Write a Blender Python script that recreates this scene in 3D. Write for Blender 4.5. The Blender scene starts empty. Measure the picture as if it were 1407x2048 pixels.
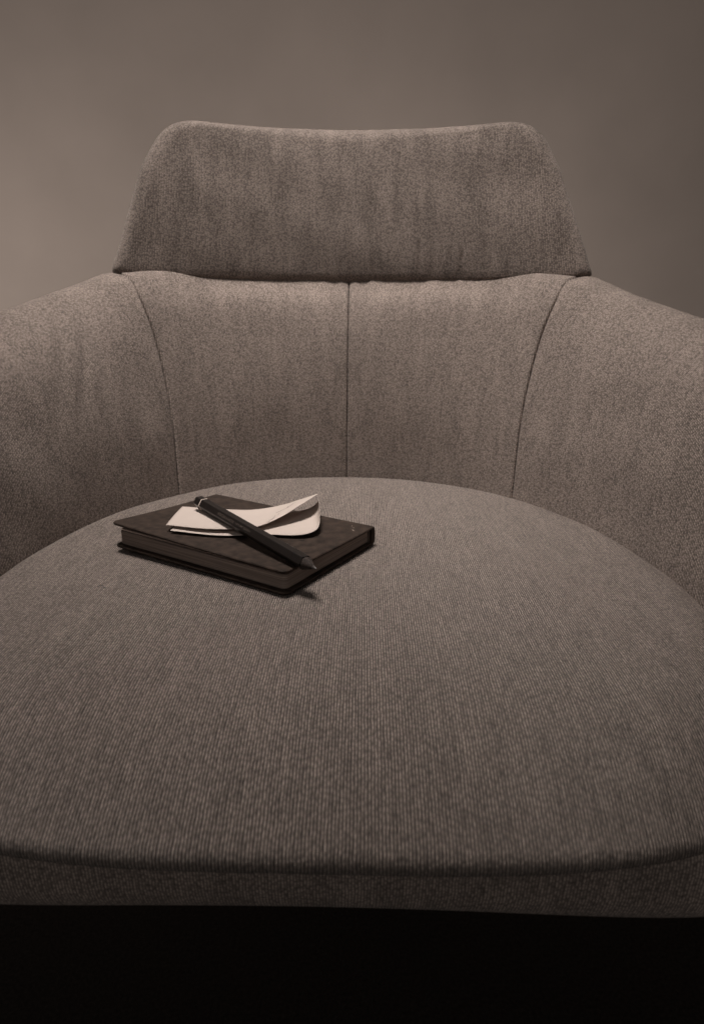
import bpy, bmesh, math, random
import numpy as np
from mathutils import Vector, Matrix

rnd = random.Random(7)
scene = bpy.context.scene
COL = scene.collection
ZC = 0.64                      # height of the lens above the floor

# ------------------------------------------------------------------ camera
cam_data = bpy.data.cameras.new("camera")
cam = bpy.data.objects.new("camera", cam_data)
COL.objects.link(cam)
cam.location = (0, 0, ZC)
PITCH = math.atan((1024 - 627) / 1241.0)
cam.rotation_euler = (Matrix.Rotation(math.pi / 2 - PITCH, 4, 'X') @ Matrix.Rotation(math.radians(0.45), 4, 'Z')).to_euler()
cam_data.sensor_fit = 'VERTICAL'
cam_data.sensor_height = 36.0
cam_data.lens = 1241.0 / 2048.0 * 36.0
cam_data.clip_start = 0.01
cam_data.clip_end = 50
cam_data.dof.use_dof = True
cam_data.dof.focus_distance = 0.52
cam_data.dof.aperture_fstop = 9.0
scene.camera = cam

# ------------------------------------------------------------------ world and lamps
world = bpy.data.worlds.new("World")
scene.world = world
world.use_nodes = True
bg = world.node_tree.nodes["Background"]
bg.inputs[0].default_value = (1.0, 0.955, 0.915, 1)
bg.inputs[1].default_value = 0.06


def area_lamp(name, loc, target, size, power, color=(1.0, 0.955, 0.915)):
    d = bpy.data.lights.new(name, 'AREA')
    d.shape = 'DISK'
    d.size = size
    d.energy = power
    d.color = color
    o = bpy.data.objects.new(name, d)
    COL.objects.link(o)
    o.location = loc
    o.rotation_euler = (Vector(target) - Vector(loc)).to_track_quat('-Z', 'Y').to_euler()
    return o


key = area_lamp("ceiling_lamp", (-0.22, 0.58, 2.30), (-0.01, 0.74, 0.48), 0.55, 3.85)
key.data.spread = math.radians(44)
area_lamp("side_fill", (-1.65, 0.95, 0.55), (-0.65, 2.05, 0.70), 0.5, 6.8)  # added fill out of view at the left, brightens that side of the wall
area_lamp("wall_fill", (0.05, 1.10, 0.22), (0.28, 2.05, 0.62), 0.45, 3.9)  # added light hidden behind the chair, lifts the wall on both sides
area_lamp("front_fill", (-0.25, -1.60, 1.85), (0.0, 0.45, 0.50), 0.8, 5.4)  # added soft fill behind the camera, lightens the front rail and paper fold

vs = scene.view_settings
vs.view_transform = 'Standard'
vs.look = 'None'
vs.exposure = 0.0
vs.gamma = 1.0
vs.use_curve_mapping = False
scene.render.engine = 'CYCLES'
scene.cycles.use_denoising = True


# ------------------------------------------------------------------ helpers
def tag(o, label=None, cat=None, group=None, kind=None):
    if label: o["label"] = label
    if cat: o["category"] = cat
    if group: o["group"] = group
    if kind: o["kind"] = kind
    return o


def empty(name, loc, rz=0.0):
    o = bpy.data.objects.new(name, None)
    COL.objects.link(o)
    o.location = loc
    o.rotation_euler = (0, 0, rz)
    o.empty_display_size = 0.05
    return o


def mesh_obj(name, verts, faces, mat, parent=None, uvs=None, smooth=True):
    """one mesh object; uvs is one (u, v) per vertex, in metres"""
    me = bpy.data.meshes.new(name)
    me.from_pydata([tuple(map(float, v)) for v in verts], [], faces)
    if uvs is not None:
        lay = me.uv_layers.new(name="UVMap")
        idx = np.empty(len(me.loops), dtype=np.int32)
        me.loops.foreach_get("vertex_index", idx)
        lay.data.foreach_set("uv", np.asarray(uvs, dtype=np.float32)[idx].ravel())
    if smooth:
        me.polygons.foreach_set("use_smooth", [True] * len(me.polygons))
    me.update()
    me.materials.append(mat)
    o = bpy.data.objects.new(name, me)
    COL.objects.link(o)
    if parent: o.parent = parent
    return o


def bm_obj(name, bm, mat, parent=None, smooth=False):
    me = bpy.data.meshes.new(name)
    bmesh.ops.recalc_face_normals(bm, faces=bm.faces)
    bm.to_mesh(me)
    bm.free()
    if smooth:
        me.polygons.foreach_set("use_smooth", [True] * len(me.polygons))
    me.materials.append(mat)
    o = bpy.data.objects.new(name, me)
    COL.objects.link(o)
    if parent: o.parent = parent
    return o


def grid_faces(nu, nv, close_u=False):
    f = []
    for i in range(nu if close_u else nu - 1):
        k = (i + 1) % nu
        for j in range(nv - 1):
            f.append((i * nv + j, k * nv + j, k * nv + j + 1, i * nv + j + 1))
    return f


def catmull(P, t):
    """P (n,3) control points, t (m,) in [0,1] -> (m,3), roughly centripetal, ends clamped"""
    P = np.asarray(P, float)
    n = len(P)
    d = np.linalg.norm(np.diff(P, axis=0), axis=1) ** 0.5 + 1e-9
    k = np.concatenate([[0], np.cumsum(d)])
    k /= k[-1]
    m = np.zeros_like(P)
    for i in range(n):
        a, b = max(i - 1, 0), min(i + 1, n - 1)
        if 0 < i < n - 1:
            h0, h1 = k[i] - k[i - 1], k[i + 1] - k[i]
            m[i] = ((P[i] - P[i - 1]) / h0 * h1 + (P[i + 1] - P[i]) / h1 * h0) / (h0 + h1)
        else:
            m[i] = (P[b] - P[a]) / (k[b] - k[a])
    t = np.clip(np.asarray(t, float), 0, 1)
    s = np.clip(np.searchsorted(k, t, side='right') - 1, 0, n - 2)
    h = (k[s + 1] - k[s])[:, None]
    x = ((t - k[s]) / (k[s + 1] - k[s]))[:, None]
    return ((2 * x**3 - 3 * x**2 + 1) * P[s] + (x**3 - 2 * x**2 + x) * h * m[s]
            + (-2 * x**3 + 3 * x**2) * P[s + 1] + (x**3 - x**2) * h * m[s + 1])


def resample(P, n):
    """uniform arc length resampling of a dense polyline, returns (n,3)"""
    d = np.concatenate([[0], np.cumsum(np.linalg.norm(np.diff(P, axis=0), axis=1))])
    t = np.linspace(0, d[-1], n)
    return np.stack([np.interp(t, d, P[:, c]) for c in range(3)], 1)


def loft(ctrl, nu, nv, tu=None):
    """ctrl[station][point] -> (nu,nv,3) surface, even along both directions"""
    rows = np.array([resample(catmull(np.array(c), np.linspace(0, 1, 400)), nv) for c in ctrl])
    G = np.zeros((nu, nv, 3))
    for j in range(nv):
        G[:, j] = catmull(rows[:, j], np.linspace(0, 1, nu) if tu is None else tu)
    return G


def normals(G):
    du = np.gradient(G, axis=0)
    dv = np.gradient(G, axis=1)
    n = np.cross(du, dv)
    return n / (np.linalg.norm(n, axis=2, keepdims=True) + 1e-12)


def arcs(G):
    """metre coordinates along both directions of a grid"""
    u = np.zeros(G.shape[:2]); v = np.zeros(G.shape[:2])
    u[1:] = np.cumsum(np.linalg.norm(np.diff(G, axis=0), axis=2), axis=0)
    v[:, 1:] = np.cumsum(np.linalg.norm(np.diff(G, axis=1), axis=2), axis=1)
    return u, v


def smooth_noise(G, scale, seed):
    """cheap sum of sines used for soft dents in upholstery, about -1..1"""
    r = np.random.RandomState(seed)
    out = np.zeros(G.shape[:2])
    for _ in range(9):
        w = r.normal(size=3) / scale
        out += np.sin(G @ w * 2.2 + r.uniform(0, 6.28)) / 4.0
    return out


# ------------------------------------------------------------------ materials
def new_mat(name):
    m = bpy.data.materials.new(name)
    m.use_nodes = True
    nt = m.node_tree
    return m, nt, nt.nodes["Principled BSDF"]


def N(nt, typ, **kw):
    n = nt.nodes.new(typ)
    for k, v in kw.items():
        setattr(n, k, v)
    return n


def math_node(nt, op, a, b=None, clamp=False):
    n = nt.nodes.new("ShaderNodeMath")
    n.operation = op
    n.use_clamp = clamp
    for i, x in enumerate((a, b)):
        if x is None: continue
        if isinstance(x, (int, float)): n.inputs[i].default_value = x
        else: nt.links.new(x, n.inputs[i])
    return n.outputs[0]


def ramp(nt, src, stops):
    r = nt.nodes.new("ShaderNodeValToRGB")
    els = r.color_ramp.elements
    while len(els) < len(stops): els.new(0.5)
    for e, (p, c) in zip(els, stops):
        e.position = p
        e.color = c if len(c) == 4 else (*c, 1)
    nt.links.new(src, r.inputs[0])
    return r.outputs[0]


def chenille(name, base, rib=0.00215, nub=0.0022, rib_depth=0.5, bump=0.55, mottle=0.35, sheen=0.10, nubw=1.0, yarn=0.5, nubalb=1.0, streak=0.0, floor_=0.30):
    """ribbed chenille: nubs in columns (the ribs run along v), nap patches; UV is in metres"""
    m, nt, bs = new_mat(name)
    L = nt.links
    tc = N(nt, "ShaderNodeTexCoord")
    # slight wander of the ribs
    wob = N(nt, "ShaderNodeTexNoise"); wob.inputs["Scale"].default_value = 110; wob.inputs["Detail"].default_value = 2
    L.new(tc.outputs["UV"], wob.inputs["Vector"])
    sub = N(nt, "ShaderNodeVectorMath", operation='SUBTRACT'); sub.inputs[1].default_value = (0.5, 0.5, 0.5)
    L.new(wob.outputs["Color"], sub.inputs[0])
    scl = N(nt, "ShaderNodeVectorMath", operation='SCALE'); scl.inputs["Scale"].default_value = 0.0008
    L.new(sub.outputs[0], scl.inputs[0])
    add = N(nt, "ShaderNodeVectorMath", operation='ADD')
    L.new(tc.outputs["UV"], add.inputs[0]); L.new(scl.outputs[0], add.inputs[1])
    mp = N(nt, "ShaderNodeMapping"); mp.inputs["Scale"].default_value = (1 / rib, 1 / nub, 1)
    L.new(add.outputs[0], mp.inputs["Vector"])
    sep = N(nt, "ShaderNodeSeparateXYZ"); L.new(mp.outputs[0], sep.inputs[0])
    wn = N(nt, "ShaderNodeTexWhiteNoise", noise_dimensions='1D')
    L.new(math_node(nt, 'FLOOR', sep.outputs[0]), wn.inputs["W"])
    cmb = N(nt, "ShaderNodeCombineXYZ")
    L.new(sep.outputs[0], cmb.inputs[0]); L.new(math_node(nt, 'ADD', sep.outputs[1], wn.outputs["Value"]), cmb.inputs[1])
    vor = N(nt, "ShaderNodeTexVoronoi", voronoi_dimensions='2D', feature='SMOOTH_F1')
    vor.inputs["Scale"].default_value = 1.0
    vor.inputs["Randomness"].default_value = 0.75
    vor.inputs["Smoothness"].default_value = 0.25
    L.new(cmb.outputs[0], vor.inputs["Vector"])
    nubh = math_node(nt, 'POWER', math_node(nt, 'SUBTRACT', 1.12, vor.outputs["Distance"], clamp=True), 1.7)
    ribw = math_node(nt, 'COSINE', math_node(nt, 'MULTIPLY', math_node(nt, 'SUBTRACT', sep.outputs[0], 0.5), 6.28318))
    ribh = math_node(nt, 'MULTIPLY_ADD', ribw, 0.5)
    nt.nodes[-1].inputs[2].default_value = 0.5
    # strength of the rib varies from place to place
    rv = N(nt, "ShaderNodeTexNoise"); rv.inputs["Scale"].default_value = 90; rv.inputs["Detail"].default_value = 3
    L.new(tc.outputs["UV"], rv.inputs["Vector"])
    ribh2 = math_node(nt, 'MULTIPLY', ribh, math_node(nt, 'MULTIPLY', math_node(nt, 'ADD', rv.outputs["Fac"], 0.5), rib_depth))
    fine = N(nt, "ShaderNodeTexNoise"); fine.inputs["Scale"].default_value = 1500; fine.inputs["Detail"].default_value = 3
    L.new(tc.outputs["UV"], fine.inputs["Vector"])
    h = math_node(nt, 'ADD', math_node(nt, 'ADD', math_node(nt, 'MULTIPLY', nubh, nubw), ribh2), math_node(nt, 'MULTIPLY', fine.outputs["Fac"], 0.45))
    bp = N(nt, "ShaderNodeBump")
    bp.inputs["Strength"].default_value = bump
    bp.inputs["Distance"].default_value = 0.0008
    L.new(h, bp.inputs["Height"])
    L.new(bp.outputs[0], bs.inputs["Normal"])
    # colour: yarn-to-yarn difference, self-shade painted dark in grooves and between tufts, nap patches
    big = N(nt, "ShaderNodeTexNoise"); big.inputs["Scale"].default_value = 22; big.inputs["Detail"].default_value = 5
    big.inputs["Roughness"].default_value = 0.62
    bmp = N(nt, "ShaderNodeMapping"); bmp.inputs["Scale"].default_value = (2.1, 0.5, 1)
    L.new(tc.outputs["UV"], bmp.inputs["Vector"]); L.new(bmp.outputs[0], big.inputs["Vector"])
    med = N(nt, "ShaderNodeTexNoise"); med.inputs["Scale"].default_value = 260; med.inputs["Detail"].default_value = 2
    L.new(bmp.outputs[0], med.inputs["Vector"])
    sc = N(nt, "ShaderNodeSeparateColor"); L.new(vor.outputs["Color"], sc.inputs[0])
    def centred(s, amp):
        return math_node(nt, 'MULTIPLY', math_node(nt, 'SUBTRACT', s, 0.5), amp)
    v = math_node(nt, 'ADD', 1.0, centred(big.outputs["Fac"], mottle * 2))
    v = math_node(nt, 'ADD', v, centred(med.outputs["Fac"], mottle * 0.5))
    v = math_node(nt, 'ADD', v, centred(sc.outputs[0], yarn))
    if streak:
        # each rib keeps its own tone for a few centimetres
        cs = N(nt, "ShaderNodeCombineXYZ")
        L.new(math_node(nt, 'MULTIPLY', math_node(nt, 'FLOOR', sep.outputs[0]), 7.31), cs.inputs[0])
        L.new(math_node(nt, 'MULTIPLY', sep.outputs[1], 0.11), cs.inputs[1])
        sn = N(nt, "ShaderNodeTexNoise"); sn.inputs["Scale"].default_value = 1.0; sn.inputs["Detail"].default_value = 3
        L.new(cs.outputs[0], sn.inputs["Vector"])
        v = math_node(nt, 'ADD', v, centred(sn.outputs["Fac"], streak))
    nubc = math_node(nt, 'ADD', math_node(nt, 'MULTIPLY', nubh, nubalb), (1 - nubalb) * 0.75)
    groove_shade = math_node(nt, 'MULTIPLY_ADD', math_node(nt, 'MULTIPLY', nubc, math_node(nt, 'MULTIPLY_ADD', ribh, 0.68)), 1.54 - 1.15 * floor_)
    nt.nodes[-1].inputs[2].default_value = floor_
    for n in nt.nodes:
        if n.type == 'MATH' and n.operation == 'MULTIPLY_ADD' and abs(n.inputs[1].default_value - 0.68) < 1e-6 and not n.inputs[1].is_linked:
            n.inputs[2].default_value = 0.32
    v = math_node(nt, 'MULTIPLY', v, groove_shade)
    mul = N(nt, "ShaderNodeVectorMath", operation='SCALE')
    mul.inputs[0].default_value = base
    L.new(v, mul.inputs["Scale"])
    L.new(mul.outputs[0], bs.inputs["Base Color"])
    bs.inputs["Roughness"].default_value = 0.95
    bs.inputs["Specular IOR Level"].default_value = 0.15
    bs.inputs["Sheen Weight"].default_value = sheen
    bs.inputs["Sheen Roughness"].default_value = 0.45
    bs.inputs["Sheen Tint"].default_value = (0.9, 0.8, 0.74, 1)
    return m


def simple(name, base, rough=0.6, spec=0.4, noise=0.0, nscale=60, bump=0.0, bscale=400, bdist=0.0005, sheen=0.0):
    m, nt, bs = new_mat(name)
    L = nt.links
    tc = N(nt, "ShaderNodeTexCoord")
    bs.inputs["Base Color"].default_value = (*base, 1)
    if noise:
        nz = N(nt, "ShaderNodeTexNoise"); nz.inputs["Scale"].default_value = nscale; nz.inputs["Detail"].default_value = 6
        L.new(tc.outputs["Object"], nz.inputs["Vector"])
        lo = tuple(max(0, b * (1 - noise)) for b in base); hi = tuple(b * (1 + noise) for b in base)
        L.new(ramp(nt, nz.outputs["Fac"], [(0.3, lo), (0.7, hi)]), bs.inputs["Base Color"])
    if bump:
        nz = N(nt, "ShaderNodeTexNoise"); nz.inputs["Scale"].default_value = bscale; nz.inputs["Detail"].default_value = 4
        L.new(tc.outputs["Object"], nz.inputs["Vector"])
        bp = N(nt, "ShaderNodeBump"); bp.inputs["Strength"].default_value = bump; bp.inputs["Distance"].default_value = bdist
        L.new(nz.outputs["Fac"], bp.inputs["Height"]); L.new(bp.outputs[0], bs.inputs["Normal"])
    bs.inputs["Roughness"].default_value = rough
    bs.inputs["Specular IOR Level"].default_value = spec
    bs.inputs["Sheen Weight"].default_value = sheen
    return m


FAB = (0.300, 0.238, 0.205)
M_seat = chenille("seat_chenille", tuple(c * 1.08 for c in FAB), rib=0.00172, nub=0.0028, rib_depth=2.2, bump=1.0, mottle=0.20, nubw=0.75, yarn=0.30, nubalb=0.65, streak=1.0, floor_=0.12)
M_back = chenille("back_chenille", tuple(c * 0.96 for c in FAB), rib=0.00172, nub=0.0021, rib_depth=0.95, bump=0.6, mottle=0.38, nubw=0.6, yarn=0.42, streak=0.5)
M_wall = simple("wall_plaster", (0.56, 0.455, 0.395), rough=0.9, spec=0.1, noise=0.09, nscale=2.2, bump=0.15, bscale=90)
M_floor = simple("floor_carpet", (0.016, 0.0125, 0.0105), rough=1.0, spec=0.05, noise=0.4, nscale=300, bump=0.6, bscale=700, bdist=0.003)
M_black = simple("black_metal", (0.010, 0.008, 0.007), rough=0.8, spec=0.1)
M_cover = simple("book_cover_cloth", (0.030, 0.0195, 0.0145), rough=0.7, spec=0.18, noise=0.45, nscale=130, bump=0.4, bscale=1100, bdist=0.0003)
M_paper = simple("note_paper", (0.45, 0.372, 0.328), rough=0.75, spec=0.2, noise=0.02, nscale=60, bump=0.08, bscale=500)
M_graph = simple("graphite", (0.05, 0.042, 0.038), rough=0.45, spec=0.5)
M_lacq = simple("pencil_lacquer", (0.010, 0.0075, 0.0065), rough=0.32, spec=0.45, noise=0.2, nscale=200, bump=0.05, bscale=600)
M_ring = simple("pencil_ring_paint", (0.66, 0.55, 0.47), rough=0.45, spec=0.4)
M_wood = simple("pencil_wood", (0.034, 0.025, 0.021), rough=0.8, spec=0.2, noise=0.5, nscale=700, bump=0.5, bscale=900, bdist=0.0004)
M_stamp = simple("stamped_foil", (0.085, 0.066, 0.055), rough=0.5, spec=0.4)
M_scuff = simple("scuff", (0.33, 0.26, 0.22), rough=0.8, spec=0.2)

# page edges: fine lines along the block
M_pages, nt, bs = new_mat("page_edges")
tc = N(nt, "ShaderNodeTexCoord")
mp = N(nt, "ShaderNodeMapping"); mp.inputs["Scale"].default_value = (10, 10, 1300)
nt.links.new(tc.outputs["Object"], mp.inputs["Vector"])
nz = N(nt, "ShaderNodeTexNoise"); nz.inputs["Scale"].default_value = 1.0; nz.inputs["Detail"].default_value = 4
nt.links.new(mp.outputs[0], nz.inputs["Vector"])
nt.links.new(ramp(nt, nz.outputs["Fac"], [(0.3, (0.09, 0.067, 0.055)), (0.72, (0.29, 0.225, 0.19))]), bs.inputs["Base Color"])
bp = N(nt, "ShaderNodeBump"); bp.inputs["Strength"].default_value = 0.5; bp.inputs["Distance"].default_value = 0.0003
nt.links.new(nz.outputs["Fac"], bp.inputs["Height"]); nt.links.new(bp.outputs[0], bs.inputs["Normal"])
bs.inputs["Roughness"].default_value = 0.8
M_flyleaf = simple("flyleaf", (0.45, 0.36, 0.31), rough=0.8, spec=0.2)

# ------------------------------------------------------------------ the setting
WALL_Y = 2.05
wall = mesh_obj("wall", [(-4, WALL_Y, 0), (4, WALL_Y, 0), (4, WALL_Y, 3), (-4, WALL_Y, 3),
                         (-4, WALL_Y + .12, 0), (4, WALL_Y + .12, 0), (4, WALL_Y + .12, 3), (-4, WALL_Y + .12, 3)],
                [(0, 1, 2, 3), (5, 4, 7, 6), (3, 2, 6, 7), (1, 5, 6, 2), (4, 0, 3, 7)], M_wall, smooth=False)
tag(wall, "plain pale plaster wall behind the armchair", kind="structure")
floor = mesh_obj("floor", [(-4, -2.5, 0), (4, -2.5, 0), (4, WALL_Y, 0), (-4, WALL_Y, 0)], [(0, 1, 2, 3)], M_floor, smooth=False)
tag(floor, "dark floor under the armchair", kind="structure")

# ------------------------------------------------------------------ the armchair
CY = 0.50
chair = empty("armchair", (-0.0115, CY, 0), math.radians(-0.8))
tag(chair, "tub armchair in ribbed grey brown fabric with a raised headrest", "armchair")


def loc(p):
    """lens-relative metres -> chair-local"""
    p = np.asarray(p, float)
    return p + np.array([0.0, -CY, ZC])


# -- seat cushion, polar: centre out to the rim, over the roll and under
def seat_outline(th):
    """plan outline (x, y) about the seat centre, lens-relative"""
    c, s = math.cos(th), math.sin(th)
    # superellipse; the back half is rounder, the front half squarer and wide
    if s >= 0:
        a, b, n = 0.305, 0.318, 2.15
    else:
        a, b, n = 0.305, 0.254, 3.2
    r = (abs(c / a) ** n + abs(s / b) ** n) ** (-1 / n)
    return r * c, 0.480 + r * s


SEAT_C = np.array([0.0, 0.480])
BOOK_C, BOOK_A = (-0.0981, 0.5354), math.atan2(0.853, 0.522)     # where the notebook presses in


def dent(x, y):
    dx, dy = x - 0.0115 - BOOK_C[0], y - BOOK_C[1]
    c, s = math.cos(BOOK_A), math.sin(BOOK_A)
    u, v = abs(dx * c + dy * s) - 0.067, abs(-dx * s + dy * c) - 0.0985
    d = max(u, v)
    t = min(1.0, max(0.0, (0.016 - d) / 0.022))
    return -0.0022 * t * t * (3 - 2 * t)


def seat_crown(x, y):
    z = -0.2042 - 0.085 * x * x
    if y > 0.55:
        z += 0.022 * (y - 0.55)
    if y < 0.50:
        z -= 0.03 * (0.50 - y) ** 2
    return z


def build_seat():
    nth, nq = 288, 150
    V, UV = [], []
    V.append((0, SEAT_C[1], seat_crown(*SEAT_C))); UV.append((0.0, SEAT_C[1]))
    for i in range(nth):
        th = 2 * math.pi * i / nth
        ox, oy = seat_outline(th)
        R = math.hypot(ox, oy - SEAT_C[1])
        nx, ny = (ox) / R, (oy - SEAT_C[1]) / R
        front = max(0.0, -ny) ** 1.5
        a = 0.036 + 0.134 * front           # plan width of the rounded edge
        b = 0.036 - 0.006 * front           # its drop
        last = np.array([0, SEAT_C[1], seat_crown(*SEAT_C)])
        arc = 0.0
        for q in range(1, nq + 1):
            t = q / nq
            if t < 0.40:
                r = (R - a) * t / 0.40; dz = 0.0
            elif t < 0.84:
                w = (t - 0.40) / 0.44
                r = R - a + a * w; dz = -b * w ** 3
            else:
                # rounded rim, turning under
                rr = 0.008
                p0 = math.atan(3 * b / a)
                ph = p0 + (t - 0.84) / 0.16 * (2.7 - p0)
                r = R - rr * math.sin(p0) + rr * math.sin(ph)
                dz = -b - rr * math.cos(p0) + rr * math.cos(ph)
            x, y = nx * r, SEAT_C[1] + ny * r
            z = seat_crown(x, y) + dz + dent(x, y)
            p = np.array([x, y, z])
            arc += np.linalg.norm(p - last)
            last = p
            V.append(p); UV.append((x, y + ny * (arc - r)))
    V = np.array(V)
    V[1:, 2] += 0.0006 * smooth_noise(V[None], 0.10, 3)[0][1:]
    F = []
    for i in range(nth):
        k = (i + 1) % nth
        F.append((0, 1 + i * nq, 1 + k * nq))
        for q in range(nq - 1):
            F.append((1 + i * nq + q, 1 + i * nq + q + 1, 1 + k * nq + q + 1, 1 + k * nq + q))
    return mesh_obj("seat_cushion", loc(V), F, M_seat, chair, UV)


seat = build_seat()


# -- seat base: the upholstered rail under the cushion, set back a little
def base_outline(th):
    c, s = math.cos(th), math.sin(th)
    if s >= 0:
        return seat_outline(th)
    a, b, n = 0.305, 0.2475, 7.0
    r = (abs(c / a) ** n + abs(s / b) ** n) ** (-1 / n)
    return r * c, 0.480 + r * s


def build_base():
    nth = 240
    prof = [(-0.040, -0.2500), (-0.018, -0.2500), (-0.0125, -0.2525), (-0.0110, -0.2600), (-0.0112, -0.2760), (-0.0122, -0.2880),
            (-0.0160, -0.2985), (-0.0260, -0.3060), (-0.050, -0.3095), (-0.14, -0.3110)]
    P = resample(catmull([(a, 0, z) for a, z in prof], np.linspace(0, 1, 300)), 60)
    V, UV = [], []
    per = 0.0; lastp = None
    for i in range(nth):
        th = 2 * math.pi * (i / nth) + math.pi / 2
        ox, oy = base_outline(th)
        R = math.hypot(ox, oy - SEAT_C[1])
        nx, ny = ox / R, (oy - SEAT_C[1]) / R
        if lastp is not None: per += math.hypot(ox - lastp[0], oy - lastp[1])
        lastp = (ox, oy)
        arc = 0.0
        deep = 0.0
        for j in range(60):
            if j: arc += math.hypot(P[j, 0] - P[j - 1, 0], P[j, 2] - P[j - 1, 2])
            r = R + P[j, 0]
            zz = P[j, 2] - deep * min(1.0, max(0.0, (-0.26 - P[j, 2]) / 0.035))
            V.append((nx * r, SEAT_C[1] + ny * r, zz)); UV.append((per, arc))
    F = grid_faces(nth, 60, True)
    n0 = len(V)
    V.append((0, SEAT_C[1], -0.311)); UV.append((0, 0))
    for i in range(nth):
        F.append((i * 60 + 59, ((i + 1) % nth) * 60 + 59, n0))
    return mesh_obj("seat_base", loc(V), F, M_back, chair, UV)


build_base()


# -- panels of the tub: lofted, edges tucked into the seams
def tuck(d, r):
    """depth a padded edge falls back at distance d from its seam"""
    x = np.clip(1 - d / r, 0, 1)
    return r * (1 - np.sqrt(np.clip(1 - x * x, 0, 1)))


def panel(name, ctrl, nu, nv, mat, seams, thick=0.05, flip=False, dents=0.0, seed=1, cap=False, uoff=0.0, extra=None):
    """ctrl lofted to a surface whose normal faces the sitter; seams = dict(u0,u1,v0,v1 -> radius)"""
    tt = np.linspace(0, 1, nu)
    both = 'u1' in seams and seams['u1'] < 0.02
    tu = 0.35 * tt + 0.65 * 0.5 * (1 - np.cos(np.pi * tt)) if both else 0.25 * tt + 0.75 * tt ** 2.2
    G = loft(ctrl, nu, nv, tu)
    nrm = normals(G)
    if flip: nrm = -nrm
    u, v = arcs(G)
    ulen = u[-1:, :]; vlen = v[:, -1:]
    UVu = u - ulen * 0.5 + uoff
    D = np.zeros(G.shape[:2])
    for key, r in seams.items():
        d = {'u0': u, 'u1': ulen - u, 'v0': v, 'v1': vlen - v}[key]
        D = np.maximum(D, tuck(d, r)) if r < 0.02 else D + tuck(d, r)
    if dents:
        D = D - dents * smooth_noise(G, 0.07, seed) * np.clip((np.minimum(u, ulen - u) - 0.004) / 0.03, 0, 1)
    if extra is not None:
        D = D - extra(u, v, ulen, vlen, G) * np.clip((u - 0.002) / 0.01, 0, 1)
    S = G - nrm * D[..., None]
    B = G - nrm * (D * 0 + thick)[..., None]
    V = np.concatenate([S.reshape(-1, 3), B.reshape(-1, 3)])
    UV = np.stack([np.concatenate([UVu.ravel()] * 2), np.concatenate([v.ravel()] * 2)], 1)
    F = grid_faces(nu, nv)
    if not flip: pass
    off = nu * nv
    F2 = [tuple(off + k for k in reversed(f)) for f in F]
    E = []
    ring = [(i, 0) for i in range(nu)] + [(nu - 1, j) for j in range(1, nv)] + [(i, nv - 1) for i in range(nu - 2, -1, -1)] + [(0, j) for j in range(nv - 2, 0, -1)]
    for a, b in zip(ring, ring[1:] + ring[:1]):
        ia, ib = a[0] * nv + a[1], b[0] * nv + b[1]
        E.append((ia, off + ia, off + ib, ib))
    F = F + F2 + E
    if cap:
        # padded front end of an arm: close the profile, bulging a little
        row = S[-1]
        c0 = 0.5 * (row.min(axis=0) + row.max(axis=0)); c0[2] -= 0.03
        base_ = len(V)
        rings_ = []
        for k, (w, fwd) in enumerate(((0.8, 0.003), (0.55, 0.005))):
            R_ = c0 + (row - c0) * w + np.array([0, -fwd, 0])
            V = np.concatenate([V, R_])
            UV = np.concatenate([UV, np.stack([R_[:, 0], R_[:, 2]], 1)])
            rings_.append([base_ + k * nv + j for j in range(nv)])
        prev = [(nu - 1) * nv + j for j in range(nv)]
        for r_ in rings_:
            for j in range(nv):
                F.append((prev[j], r_[j], r_[(j + 1) % nv], prev[(j + 1) % nv]))
            prev = r_
        cv = len(V)
        V = np.concatenate([V, [c0 + np.array([0, -0.006, 0])]]); UV = np.concatenate([UV, [[c0[0], c0[2]]]])
        F += [(prev[j], cv, prev[(j + 1) % nv]) for j in range(nv)]
    if flip: F = [tuple(reversed(f)) for f in F]
    return mesh_obj(name, loc(V), F, mat, chair, UV)


def mir(ctrl):
    return [[(-x, y, z) for x, y, z in c] for c in ctrl]


# back, one half: stations from the centre seam out to the arm seam, points from bottom to top
BK = [
    [(0.0001, 0.806, -0.270), (0.0001, 0.809, -0.200), (0.0001, 0.817, -0.110), (0.0001, 0.832, -0.030), (0.0001, 0.850, 0.012), (0.0001, 0.872, 0.036), (0.0001, 0.890, 0.062)],
    [(0.090, 0.792, -0.270), (0.090, 0.795, -0.200), (0.092, 0.804, -0.110), (0.095, 0.822, -0.030), (0.097, 0.838, 0.014), (0.098, 0.860, 0.037), (0.098, 0.878, 0.062)],
    [(0.160, 0.750, -0.270), (0.162, 0.756, -0.200), (0.165, 0.771, -0.110), (0.172, 0.792, -0.030), (0.178, 0.808, 0.014), (0.180, 0.830, 0.037), (0.182, 0.850, 0.060)],
    [(0.196, 0.712, -0.270), (0.199, 0.718, -0.200), (0.206, 0.733, -0.110), (0.222, 0.748, -0.030), (0.237, 0.756, 0.012), (0.254, 0.7685, 0.0385), (0.270, 0.785, 0.044)],
]


def back_pull(u, v, ul, vl, G):
    # shallow pull folds at the centre seam, under the headrest
    top = np.clip((v - vl * 0.55) / (vl * 0.4), 0, 1)
    return 0.0009 * np.sin(u * 260 + 3 * np.sin(v * 30)) * top * np.exp(-u / 0.05)


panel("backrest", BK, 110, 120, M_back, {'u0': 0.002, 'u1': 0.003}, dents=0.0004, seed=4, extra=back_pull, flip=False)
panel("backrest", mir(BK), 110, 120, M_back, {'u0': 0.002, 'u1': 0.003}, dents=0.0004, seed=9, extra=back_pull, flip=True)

# outer shell of the back, behind the two padded panels
SHELL = [[(x, y + 0.050, z) for x, y, z in c] for c in (mir(BK)[::-1] + BK)]
panel("back_shell", SHELL, 90, 60, M_back, {}, thick=0.02, flip=False)

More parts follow.
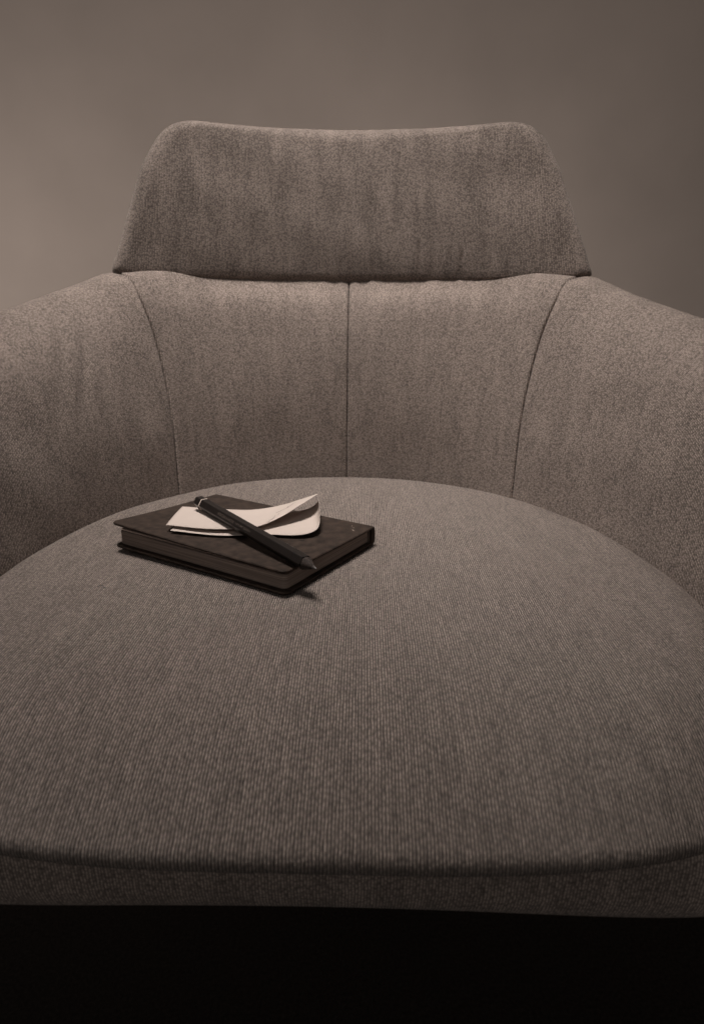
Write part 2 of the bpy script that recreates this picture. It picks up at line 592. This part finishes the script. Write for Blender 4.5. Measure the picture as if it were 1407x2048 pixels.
# arm: stations from the back seam forward; points from inner bottom, over the crest, to the outer bottom
AR = [
    [(0.196, 0.7115, -0.270), (0.199, 0.7175, -0.200), (0.206, 0.7325, -0.110), (0.222, 0.7475, -0.030), (0.237, 0.7555, 0.012), (0.254, 0.768, 0.0385), (0.294, 0.785, 0.0415), (0.325, 0.802, 0.004), (0.330, 0.802, -0.12), (0.315, 0.79, -0.30)],
    [(0.232, 0.655, -0.270), (0.236, 0.658, -0.200), (0.246, 0.667, -0.110), (0.266, 0.680, -0.040), (0.289, 0.690, -0.006), (0.318, 0.702, 0.013), (0.352, 0.716, 0.007), (0.376, 0.730, -0.020), (0.380, 0.735, -0.12), (0.36, 0.72, -0.30)],
    [(0.262, 0.585, -0.270), (0.266, 0.587, -0.200), (0.278, 0.592, -0.115), (0.300, 0.598, -0.052), (0.324, 0.602, -0.028), (0.354, 0.608, -0.013), (0.388, 0.615, -0.020), (0.412, 0.622, -0.045), (0.414, 0.625, -0.14), (0.395, 0.615, -0.30)],
    [(0.286, 0.480, -0.270), (0.290, 0.480, -0.200), (0.303, 0.480, -0.125), (0.326, 0.480, -0.070), (0.352, 0.480, -0.050), (0.384, 0.482, -0.037), (0.418, 0.484, -0.045), (0.440, 0.486, -0.070), (0.440, 0.487, -0.16), (0.420, 0.484, -0.30)],
    [(0.302, 0.360, -0.270), (0.306, 0.360, -0.205), (0.318, 0.360, -0.140), (0.340, 0.360, -0.092), (0.366, 0.360, -0.066), (0.398, 0.360, -0.053), (0.430, 0.360, -0.062), (0.450, 0.360, -0.096), (0.449, 0.360, -0.18), (0.430, 0.360, -0.30)],
    [(0.310, 0.240, -0.270), (0.314, 0.240, -0.215), (0.324, 0.240, -0.165), (0.344, 0.240, -0.125), (0.369, 0.240, -0.102), (0.398, 0.240, -0.092), (0.427, 0.240, -0.100), (0.446, 0.240, -0.130), (0.446, 0.240, -0.20), (0.428, 0.240, -0.30)],
]


def arm_folds(seed, amp):
    r = np.random.RandomState(seed)
    cs = [(r.uniform(0.03, 0.20), r.uniform(0.20, 0.30), r.uniform(0.7, 1.3) * amp, r.uniform(-0.5, -0.2)) for _ in range(6)]

    def f(u, v, ul, vl, G):
        o = np.zeros_like(u)
        for u0, v0, a, sl in cs:
            w = (u - u0) - sl * (v - v0)
            o += -a * np.exp(-(w / 0.007) ** 2) * np.exp(-((v - v0) / 0.045) ** 2) + 0.7 * a * np.exp(-((w - 0.013) / 0.009) ** 2) * np.exp(-((v - v0) / 0.05) ** 2)
        return o
    return f


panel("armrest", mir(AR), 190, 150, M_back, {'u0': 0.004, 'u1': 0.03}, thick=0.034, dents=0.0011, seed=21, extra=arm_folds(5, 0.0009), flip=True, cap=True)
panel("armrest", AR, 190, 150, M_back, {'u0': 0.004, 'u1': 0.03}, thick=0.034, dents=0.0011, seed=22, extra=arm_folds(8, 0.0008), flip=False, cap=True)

# headrest: a padded board wrapped forward at its sides, built from its middle outwards over the rim to its back
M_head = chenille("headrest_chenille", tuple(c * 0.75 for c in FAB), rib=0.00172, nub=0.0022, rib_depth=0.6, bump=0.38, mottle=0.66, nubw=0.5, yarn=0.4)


def rounded_poly(corners, n):
    """closed outline through corners given as (x, z, radius), evenly resampled"""
    out = []
    m = len(corners)
    for i in range(m):
        p0 = np.array(corners[i - 1][:2]); p1 = np.array(corners[i][:2]); p2 = np.array(corners[(i + 1) % m][:2])
        r = corners[i][2]
        d0 = (p0 - p1) / np.linalg.norm(p0 - p1); d2 = (p2 - p1) / np.linalg.norm(p2 - p1)
        half_ = math.acos(np.clip(d0 @ d2, -1, 1)) / 2
        t = r / math.tan(half_)
        a_, b_ = p1 + d0 * t, p1 + d2 * t
        for k in range(15):
            w = k / 14
            out.append(a_ * (1 - w) ** 2 + 2 * w * (1 - w) * p1 + b_ * w * w)
    out.append(out[0])
    P3 = np.array([(x, z, 0) for x, z in out])
    return resample(P3, n + 1)[:-1, :2]


def build_headrest():
    zlo, zhi = 0.0365, 0.2245
    poly = rounded_poly([(-0.283, zlo + 0.005, 0.006), (-0.150, zlo, 0.2), (0.150, zlo, 0.2), (0.289, zlo + 0.005, 0.006),
                         (0.251, 0.165, 0.12), (0.223, zhi + 0.001, 0.056), (0.06, zhi + 0.003, 0.2), (-0.06, zhi + 0.003, 0.2), (-0.222, zhi + 0.001, 0.056), (-0.250, 0.165, 0.12)], 320)
    cx_, cz_ = 0.0, 0.115
    nth, nf, ne, nb = len(poly), 70, 16, 8

    def back_y(x, z):
        k = min(1.0, abs(x) / 0.29)
        return 0.876 - 0.107 * k ** 2.2 + 0.20 * max(0.0, z - 0.05) ** 1.15

    rng = np.random.RandomState(3)
    cre = [(rng.uniform(-0.03, 0.235), rng.uniform(0.0025, 0.006), rng.uniform(0.0006, 0.0021)) for _ in range(15)]

    def relief(x, z):
        low = math.exp(-max(0.0, z - 0.055) / 0.05)
        d = 0.0
        for c, w, am in cre:
            q = (x - c - 0.10 * (z - 0.05) * (1 if c > 0.05 else -0.3)) / w
            d -= am * math.exp(-q * q) * low
        for c, am in ((0.006, 0.0016), (-0.010, 0.0012), (0.020, 0.0011)):
            d -= am * math.exp(-((x - c) / 0.0055) ** 2) * (0.45 + 0.55 * low)
        return d

    rows, UV = [], []
    for px_, pz_ in poly:
        vx, vz = px_ - cx_, pz_ - cz_
        R = math.hypot(vx, vz)
        nx, nz = vx / R, vz / R
        down = max(0.0, -nz) ** 2
        re = 0.020 - 0.009 * down                # rim radius, tighter along the lower seam
        row = []
        for k in range(1, nf + 1):
            row.append((R - re) * k / nf * np.array([1, 0]))
        for k in range(1, ne + 1):
            a_ = math.pi / 2 * k / ne
            row.append(np.array([R - re + re * math.sin(a_), -re * (1 - math.cos(a_))]))
        for k in range(1, nb + 1):
            a_ = math.pi / 2 * k / nb
            row.append(np.array([R - re + re * math.cos(a_), -re - re * math.sin(a_)]))
        for r, d in row:
            x, z = cx_ + nx * r, cz_ + nz * r
            q = r / R
            wz = 0.287 - 0.37 * max(0.0, z - zlo) + 0.02
            sx = min(1.0, abs(x) / wz); sz = min(1.0, abs((z - 0.120) / 0.105))
            puff = 0.010 * (1 - sx ** 3) * (1 - sz ** 3)
            fwd = d + puff + (relief(x, z) if d > -0.012 else 0)
            rows.append((x, back_y(x, z) - fwd, z)); UV.append((x + nx * max(0, -d) * 0.6, z + nz * max(0, -d)))
    n1_ = nf + ne + nb
    V = [(cx_, back_y(cx_, cz_) - 0.010 - relief(cx_, cz_) , cz_)] + rows
    UV = [(cx_, cz_)] + UV
    V = np.array(V)
    V[:, 1] += 0.0013 * smooth_noise(V[None], 0.06, 31)[0]
    F = []
    for i in range(nth):
        k = (i + 1) % nth
        F.append((0, 1 + i * n1_, 1 + k * n1_))
        for q in range(n1_ - 1):
            F.append((1 + i * n1_ + q, 1 + i * n1_ + q + 1, 1 + k * n1_ + q + 1, 1 + k * n1_ + q))
    cb = len(V)
    V = np.vstack([V, [(0.0, 0.955, cz_)]]); UV.append((0.0, cz_))
    for i in range(nth):
        F.append((cb, 1 + ((i + 1) % nth) * n1_ + n1_ - 1, 1 + i * n1_ + n1_ - 1))
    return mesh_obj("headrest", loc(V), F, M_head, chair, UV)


build_headrest()

# pedestal under the seat
bmx = bmesh.new()
prof = [(0.030, 0.328), (0.030, 0.10), (0.034, 0.06), (0.060, 0.030), (0.09, 0.022), (0.112, 0.014), (0.116, 0.006), (0.116, 0.0)]
ns = 48
rings = []
for r_, z_ in prof:
    rings.append([bmx.verts.new((r_ * math.cos(2 * math.pi * i / ns), 0.20 + r_ * math.sin(2 * math.pi * i / ns), z_)) for i in range(ns)])
for a, b in zip(rings, rings[1:]):
    for i in range(ns):
        bmx.faces.new((a[i], a[(i + 1) % ns], b[(i + 1) % ns], b[i]))
bmx.faces.new(rings[0]); bmx.faces.new(list(reversed(rings[-1])))
bm_obj("pedestal", bmx, M_black, chair, smooth=True)

# ------------------------------------------------------------------ the notebook
BW, BL = 0.134, 0.197          # fore edge to spine, head to tail
ex = Vector((0.522, 0.853, 0)).normalized()      # fore edge -> spine
ey = Vector((-0.853, 0.522, 0)).normalized()     # near corner -> far left corner
B0 = Vector((-0.0490, 0.4268, -0.2040 + ZC))
book = empty("notebook", B0 + ex * BW / 2 + ey * BL / 2, math.atan2(ex.y, ex.x))
tag(book, "dark clothbound notebook lying on the seat with its front cover lifted slightly", "notebook")
# local frame: +x towards the spine, +y towards the far end, origin in the middle of the bottom
X0, X1, Y0, Y1 = -BW / 2, BW / 2, -BL / 2, BL / 2


def rounded_board(x0, x1, y0, y1, r, rs, z0f, z1f, n=7):
    """board with rounded fore-edge corners (radius r); z0f/z1f give lower and upper height at (x, y)"""
    pts = []
    for cx_, cy_, a0, rr in ((x0 + r, y0 + r, math.pi, r), (x1 - rs, y0 + rs, 1.5 * math.pi, rs), (x1 - rs, y1 - rs, 0, rs), (x0 + r, y1 - r, 0.5 * math.pi, r)):
        for i in range(n):
            a = a0 + (math.pi / 2) * i / (n - 1)
            pts.append((cx_ + rr * math.cos(a), cy_ + rr * math.sin(a)))
    bm = bmesh.new()
    # nested loops so that the board can bend: outline, then rows
    xs = 14
    lo, hi = [], []
    # subdivide long edges
    dense = []
    for a, b in zip(pts, pts[1:] + pts[:1]):
        m = max(1, int(math.dist(a, b) / 0.012))
        for k in range(m):
            dense.append((a[0] + (b[0] - a[0]) * k / m, a[1] + (b[1] - a[1]) * k / m))
    cxm, cym = (x0 + x1) / 2, (y0 + y1) / 2
    def ring(scale_in, zf, ins=0.0, dz=0.0):
        out = []
        for x, y in dense:
            xx = cxm + (x - cxm) * scale_in; yy = cym + (y - cym) * scale_in
            if ins:
                L = math.hypot(x - cxm, y - cym); xx -= (x - cxm) / L * ins; yy -= (y - cym) / L * ins
            out.append(bm.verts.new((xx, yy, zf(xx, yy) + dz)))
        return out
    e = 0.0007
    R = [ring(0.35, z0f), ring(0.7, z0f), ring(1, z0f, e), ring(1, z0f, 0, e), ring(1, z1f, 0, -e), ring(1, z1f, e), ring(0.7, z1f), ring(0.35, z1f)]
    n_ = len(dense)
    for a, b in zip(R, R[1:]):
        for i in range(n_):
            bm.faces.new((a[i], a[(i + 1) % n_], b[(i + 1) % n_], b[i]))
    bm.faces.new(list(reversed(R[0]))); bm.faces.new(R[-1])
    return bm


TC = 0.0022                    # board thickness
def zb(x, y): return 0.0
def zb1(x, y): return TC
bm_obj("back_cover", rounded_board(X0, X1, Y0, Y1, 0.007, 0.0015, zb, zb1), M_cover, book)

# page block: rounded fore-edge corners, swollen a touch at the fore edge
PT = 0.0148
bm_pages = rounded_board(X0 + 0.0045, X1 - 0.004, Y0 + 0.004, Y1 - 0.004, 0.004, 0.001,
                         lambda x, y: TC + 0.0001, lambda x, y: PT - 0.0010 * (x / BW + 0.5) ** 2)
bm_obj("page_block", bm_pages, M_pages, book)
fly = rounded_board(X0 + 0.0052, X1 - 0.006, Y0 + 0.0046, Y1 - 0.0046, 0.004, 0.001,
                    lambda x, y: PT + 0.0001 - 0.0010 * (x / BW + 0.5) ** 2 + 0.0016 * max(0, 0.25 - (x / BW + 0.5)) ** 1.0,
                    lambda x, y: PT + 0.00165 - 0.0010 * (x / BW + 0.5) ** 2 + 0.0016 * max(0, 0.25 - (x / BW + 0.5)) ** 1.0)
bm_obj("flyleaf", fly, M_flyleaf, book)

# front cover: hinged at the spine, lifted at the fore edge, most at the far end
def cov(x, y):
    a = 0.5 - x / BW                      # 0 at the spine, 1 at the fore edge
    b = (y / BL + 0.5)                    # 0 near, 1 far
    lift = 0.0030 + 0.0038 * b ** 1.3
    return PT + 0.0002 + lift * a ** 1.15 - 0.0006 * math.sin(math.pi * a)
bm_obj("front_cover", rounded_board(X0 - 0.001, X1, Y0, Y1, 0.007, 0.0015, lambda x, y: cov(x, y), lambda x, y: cov(x, y) + TC, n=8), M_cover, book)

# spine: rounded strip joining the two boards, with a joint groove
bm = bmesh.new()
sec = []
zt = PT + TC
for k in range(9):
    a = -math.pi / 2 + math.pi * k / 8
    sec.append((X1 - 0.0012 + 0.0030 * math.cos(a), (zt + 0.0003) / 2 + ((zt - 0.0004) / 2) * math.sin(a)))
sec += [(X1 - 0.0040, zt - 0.0012), (X1 - 0.0040, 0.0012)]
ya = [bm.verts.new((x, Y0 + 0.0003, z)) for x, z in sec]
yb = [bm.verts.new((x, Y1 - 0.0003, z)) for x, z in sec]
for i in range(len(sec)):
    j = (i + 1) % len(sec)
    bm.faces.new((ya[i], ya[j], yb[j], yb[i]))
bm.faces.new(list(reversed(ya))); bm.faces.new(yb)
bm_obj("spine", bm, M_cover, book)
# head band glimpsed at the tail end of the spine
bm = bmesh.new()
bmesh.ops.create_cube(bm, size=1.0, matrix=Matrix.Translation((X1 - 0.0055, Y0 + 0.0034, (PT + TC) / 2)) @ Matrix.Diagonal((0.0012, 0.0016, PT - TC - 0.0008, 1)))
bm_obj("head_band", bm, M_stamp, book)
# pale scuffs near the spine corner of the cover
for (sx, sy, s_) in ((0.046, -0.0885, 0.0012), (0.0472, -0.0868, 0.0009), (0.0530, -0.0842, 0.0007), (0.0545, -0.0815, 0.0006), (0.0575, -0.080, 0.0007)):
    bm = bmesh.new()
    vs_ = []
    for k in range(7):
        a = 2 * math.pi * k / 7
        q = s_ * rnd.uniform(0.5, 1.2)
        x_, y_ = sx + q * 0.7 * math.cos(a), sy + q * math.sin(a)
        vs_.append(bm.verts.new((x_, y_, cov(x_, y_) + TC + 0.00012)))
    bm.faces.new(vs_)
    bm_obj("scuff", bm, M_scuff, book)

# ------------------------------------------------------------------ the folded slip of paper
# front edge and back edge of the sheet, from the loose left end of the lower half, round the fold, to the loose end of the upper half
PF = [(-0.1560, 0.5034, -0.1792), (-0.1124, 0.4984, -0.1815), (-0.0737, 0.5045, -0.1824), (-0.0500, 0.5030, -0.1824), (-0.0380, 0.5055, -0.1816),
      (-0.0300, 0.5140, -0.1798), (-0.0292, 0.5350, -0.1712), (-0.0320, 0.5550, -0.1605),
      (-0.0475, 0.5415, -0.1672), (-0.0640, 0.5270, -0.1740), (-0.0843, 0.5110, -0.1780), (-0.1200, 0.5032, -0.1774), (-0.1611, 0.5090, -0.1760)]
PB = [(-0.1540, 0.5530, -0.1795), (-0.1100, 0.5560, -0.1820), (-0.0700, 0.5650, -0.1828), (-0.0500, 0.5720, -0.1822), (-0.0400, 0.5760, -0.1800),
      (-0.0345, 0.5790, -0.1765), (-0.0328, 0.5800, -0.1725), (-0.0335, 0.5810, -0.1676),
      (-0.0490, 0.5760, -0.1715), (-0.0667, 0.5706, -0.1758), (-0.0930, 0.5540, -0.1757), (-0.1250, 0.5560, -0.1758), (-0.1601, 0.5600, -0.1750)]


def sheet_rows(P):
    a = catmull(P[:8], np.linspace(0, 1, 60))
    b = catmull(P[7:], np.linspace(0, 1, 60))
    return np.concatenate([a, b[1:]])


fr, br = sheet_rows(PF), sheet_rows(PB)
nw = 16
SH = np.zeros((len(fr), nw, 3))
for j in range(nw):
    t = j / (nw - 1)
    SH[:, j] = fr * (1 - t) + br * t
    bow = np.sin(np.pi * t) * 0.0006
    SH[60:, j, 2] += bow
slip = empty("folded_paper", (-0.095, 0.53, ZC - 0.184))
tag(slip, "pale folded slip of paper lying on the dark notebook under the pencil", "paper")
off = np.array([0.095, -0.53, 0.184])
nrm = normals(SH)
n1 = SH.shape[0]
Va = (SH + nrm * 0.0001 + off).reshape(-1, 3); Vb = (SH - nrm * 0.0001 + off).reshape(-1, 3)
half = 59                                        # index of the fold


def sheet_part(name, i0, i1):
    S = SH[i0:i1 + 1] + off
    n_ = nrm[i0:i1 + 1] * 0.00011
    a = (S + n_).reshape(-1, 3); b = (S - n_).reshape(-1, 3)
    m = i1 - i0 + 1
    F = grid_faces(m, nw)
    o_ = m * nw
    F += [tuple(o_ + k for k in reversed(f)) for f in grid_faces(m, nw)]
    ring = [(i, 0) for i in range(m)] + [(m - 1, j) for j in range(1, nw)] + [(i, nw - 1) for i in range(m - 2, -1, -1)] + [(0, j) for j in range(nw - 2, 0, -1)]
    for p, q in zip(ring, ring[1:] + ring[:1]):
        ia, ib = p[0] * nw + p[1], q[0] * nw + q[1]
        F.append((ia, o_ + ia, o_ + ib, ib))
    return mesh_obj(name, np.concatenate([a, b]), F, M_paper, slip)


sheet_part("lower_leaf", 0, half)
upper = sheet_part("upper_leaf", half, n1 - 1)
# faint pencil scribble on the upper leaf near the fold
def on_upper(s, t):
    """s 0..1 from the fold to the loose end, t 0..1 front to back"""
    i = 60 + s * (n1 - 61)
    i0 = int(i); w = i - i0
    j = t * (nw - 1); j0 = min(int(j), nw - 2); wj = j - j0
    p = (SH[i0, j0] * (1 - w) + SH[min(i0 + 1, n1 - 1), j0] * w) * (1 - wj) + (SH[i0, j0 + 1] * (1 - w) + SH[min(i0 + 1, n1 - 1), j0 + 1] * w) * wj
    return Vector(p + off + np.array([0, 0, 0.00035]))


strokes = [[(0.43, 0.16), (0.425, 0.10), (0.41, 0.10), (0.39, 0.16), (0.375, 0.24), (0.36, 0.20), (0.345, 0.28)],
           [(0.375, 0.40), (0.34, 0.42), (0.30, 0.45), (0.275, 0.46), (0.268, 0.55), (0.28, 0.50), (0.25, 0.56), (0.22, 0.66), (0.19, 0.68)],
           [(0.45, 0.05), (0.44, 0.04), (0.42, 0.05)]]
for st in strokes:
    pts = resample(catmull([on_upper(*p) for p in st], np.linspace(0, 1, 80)), 40)
    bm = bmesh.new()
    prev = None
    for k in range(len(pts)):
        p = Vector(pts[k]); d = Vector(pts[min(k + 1, len(pts) - 1)]) - Vector(pts[max(k - 1, 0)])
        side = d.cross(Vector((0, 0, 1))).normalized() * 0.00016
        cur = (bm.verts.new(p - side), bm.verts.new(p + side))
        if prev: bm.faces.new((prev[0], cur[0], cur[1], prev[1]))
        prev = cur
    bm_obj("pencil_scribble", bm, M_graph, upper)

# ------------------------------------------------------------------ the pencil
pa = Vector((-0.1436, 0.5540, -0.1674 + ZC))       # rounded end
pb = Vector((-0.0256, 0.4216, -0.1792 + ZC))       # point
axis = (pb - pa)
PL = axis.length
axis.normalize()
pencil = empty("pencil", pa)
zx = Vector((0, 0, 1)) - axis * axis.z; zx.normalize()
yx = zx.cross(axis).normalized()                   # sideways
pencil.rotation_euler = Matrix((axis, yx, zx)).transposed().to_euler()
tag(pencil, "thick black hexagonal pencil with a pale ring lying across the paper", "pencil")
PR = 0.0060                                        # across the corners / 2


def hexring(bm, x, r, rot=math.pi / 6, rnd_=0.0008, seg=4):
    """hexagon with softened corners, flat side up"""
    vs_ = []
    for k in range(6):
        a = rot + k * math.pi / 3
        for s in range(seg):
            da = (s / (seg - 1) - 0.5) * 0.30
            rr = r * (1 - 0.05 * (abs(s / (seg - 1) - 0.5) * 2) ** 2 * 0.9)
            # stay on the flats: radius for angle off corner
            ang = abs(da)
            rr = min(r * 0.985, r * math.cos(math.pi / 6) / math.cos(math.pi / 6 - ang))
            vs_.append(bm.verts.new((x, rr * math.cos(a + da), rr * math.sin(a + da))))
    return vs_


def bridge(bm, rings):
    for a, b in zip(rings, rings[1:]):
        n = len(a)
        for i in range(n):
            bm.faces.new((a[i], a[(i + 1) % n], b[(i + 1) % n], b[i]))


def capped(bm, rings):
    bridge(bm, rings)
    bm.faces.new(list(reversed(rings[0]))); bm.faces.new(rings[-1])


ROT = 0.0
bm = bmesh.new()
capped(bm, [hexring(bm, 0.0, PR * 0.55, ROT), hexring(bm, 0.0006, PR * 0.78, ROT), hexring(bm, 0.0018, PR * 0.93, ROT), hexring(bm, 0.0040, PR, ROT), hexring(bm, 0.0118, PR, ROT)])
bm_obj("dipped_end", bm, M_lacq, pencil)
bm = bmesh.new()
capped(bm, [hexring(bm, 0.0118, PR * 1.012, ROT), hexring(bm, 0.0127, PR * 1.012, ROT)])
bm_obj("ring", bm, M_ring, pencil)
CONE = 0.0140
LEAD = 0.0042
# body with a scalloped end where the sharpener cut through the flats
bm = bmesh.new()
rings = [hexring(bm, 0.0127, PR, ROT), hexring(bm, 0.06, PR, ROT), hexring(bm, 0.12, PR, ROT)]
last = hexring(bm, PL - CONE, PR, ROT)
for i, v_ in enumerate(last):
    r_ = math.hypot(v_.co.y, v_.co.z) / PR
    v_.co.x = PL - CONE + (0.985 - r_) / 0.70 * (CONE - LEAD) + 0.0004 * rnd.uniform(-1, 1)
rings.append(last)
capped(bm, rings)
bm_obj("barrel", bm, M_lacq, pencil)
bm = bmesh.new()
rr = []
def cone_x(r_): return PL - CONE + (0.985 - r_) / 0.70 * (CONE - LEAD)
for x, r_ in ((cone_x(0.86) - 0.0012, PR * 0.80), (cone_x(0.85), PR * 0.85), (cone_x(0.6), PR * 0.6), (cone_x(0.40), PR * 0.41), (cone_x(0.285), PR * 0.285)):
    rr.append([bm.verts.new((x, r_ * math.cos(2 * math.pi * k / 24), r_ * math.sin(2 * math.pi * k / 24))) for k in range(24)])
capped(bm, rr)
bm_obj("sharpened_wood", bm, M_wood, pencil, smooth=False)
bm = bmesh.new()
rr = []
for x, r_ in ((PL - LEAD, PR * 0.27), (PL - 0.0018, PR * 0.17), (PL - 0.0006, PR * 0.14), (PL, PR * 0.09)):
    rr.append([bm.verts.new((x, r_ * math.cos(2 * math.pi * k / 16), r_ * math.sin(2 * math.pi * k / 16))) for k in range(16)])
capped(bm, rr)
bm_obj("lead", bm, M_graph, pencil, smooth=True)


def stamp(text, x0, height, face_angle, length=None):
    """lettering pressed on one flat of the barrel; the picture shows it reversed left to right"""
    cu = bpy.data.curves.new("lettering", 'FONT')
    cu.body = text
    cu.size = height
    cu.offset = height * 0.012
    tmp = bpy.data.objects.new("lettering_tmp", cu)
    COL.objects.link(tmp)
    dg = bpy.context.evaluated_depsgraph_get()
    me = bpy.data.meshes.new_from_object(tmp.evaluated_get(dg))
    bpy.data.objects.remove(tmp); bpy.data.curves.remove(cu)
    me.name = "lettering"
    xs = [v.co.x for v in me.vertices]
    w = max(xs) - min(xs)
    k = (length / w) if length else 1.0
    ap = PR * math.cos(math.pi / 6) + 0.00006
    ca, sa = math.cos(face_angle), math.sin(face_angle)
    for v in me.vertices:
        a = x0 + (w * k - (v.co.x - min(xs)) * k)            # reversed along the barrel
        b = (v.co.y - height * 0.34)
        # outward normal (ca, sa) in (y, z); in-plane up direction
        y = ca * ap - sa * b * UPS; z = sa * ap + ca * b * UPS
        v.co = (a, y, z)
    me.materials.clear(); me.materials.append(M_stamp)
    o = bpy.data.objects.new("lettering", me)
    COL.objects.link(o); o.parent = pencil
    return o


UPS = -1.0
stamp("KOH-I-NOOR", 0.0440, 0.0036, math.pi / 2 + math.pi / 3 * 1, 0.026)
stamp("HARDTMUTH", 0.0735, 0.0026, math.pi / 2 + math.pi / 3 * 1, 0.022)

# a dark bit of thread caught in the seat fabric, left of the notebook
tx, ty = -0.1965, 0.4467
tz = seat_crown(tx, ty) + 0.0009 + ZC
P = catmull([(-0.0035, 0.0006, 0.0), (-0.0018, 0.0022, 0.0006), (0.0004, 0.0014, 0.0009), (0.0020, -0.0008, 0.0005), (0.0038, -0.0012, 0.0)], np.linspace(0, 1, 24))
bm = bmesh.new()
rr = []
for k in range(len(P)):
    d = Vector(P[min(k + 1, len(P) - 1)] - P[max(k - 1, 0)]).normalized()
    n_ = d.cross(Vector((0, 0, 1))).normalized(); u_ = n_.cross(d)
    rr.append([bm.verts.new(Vector(P[k]) + (n_ * math.cos(a) + u_ * math.sin(a)) * 0.00028) for a in (0, 1.2566, 2.5133, 3.7699, 5.0265)])
capped(bm, rr)
thread = bm_obj("thread", bm, M_lacq, None, smooth=True)
thread.location = (tx, ty, tz)
tag(thread, "tiny dark curl of thread lying on the seat left of the notebook", "thread")
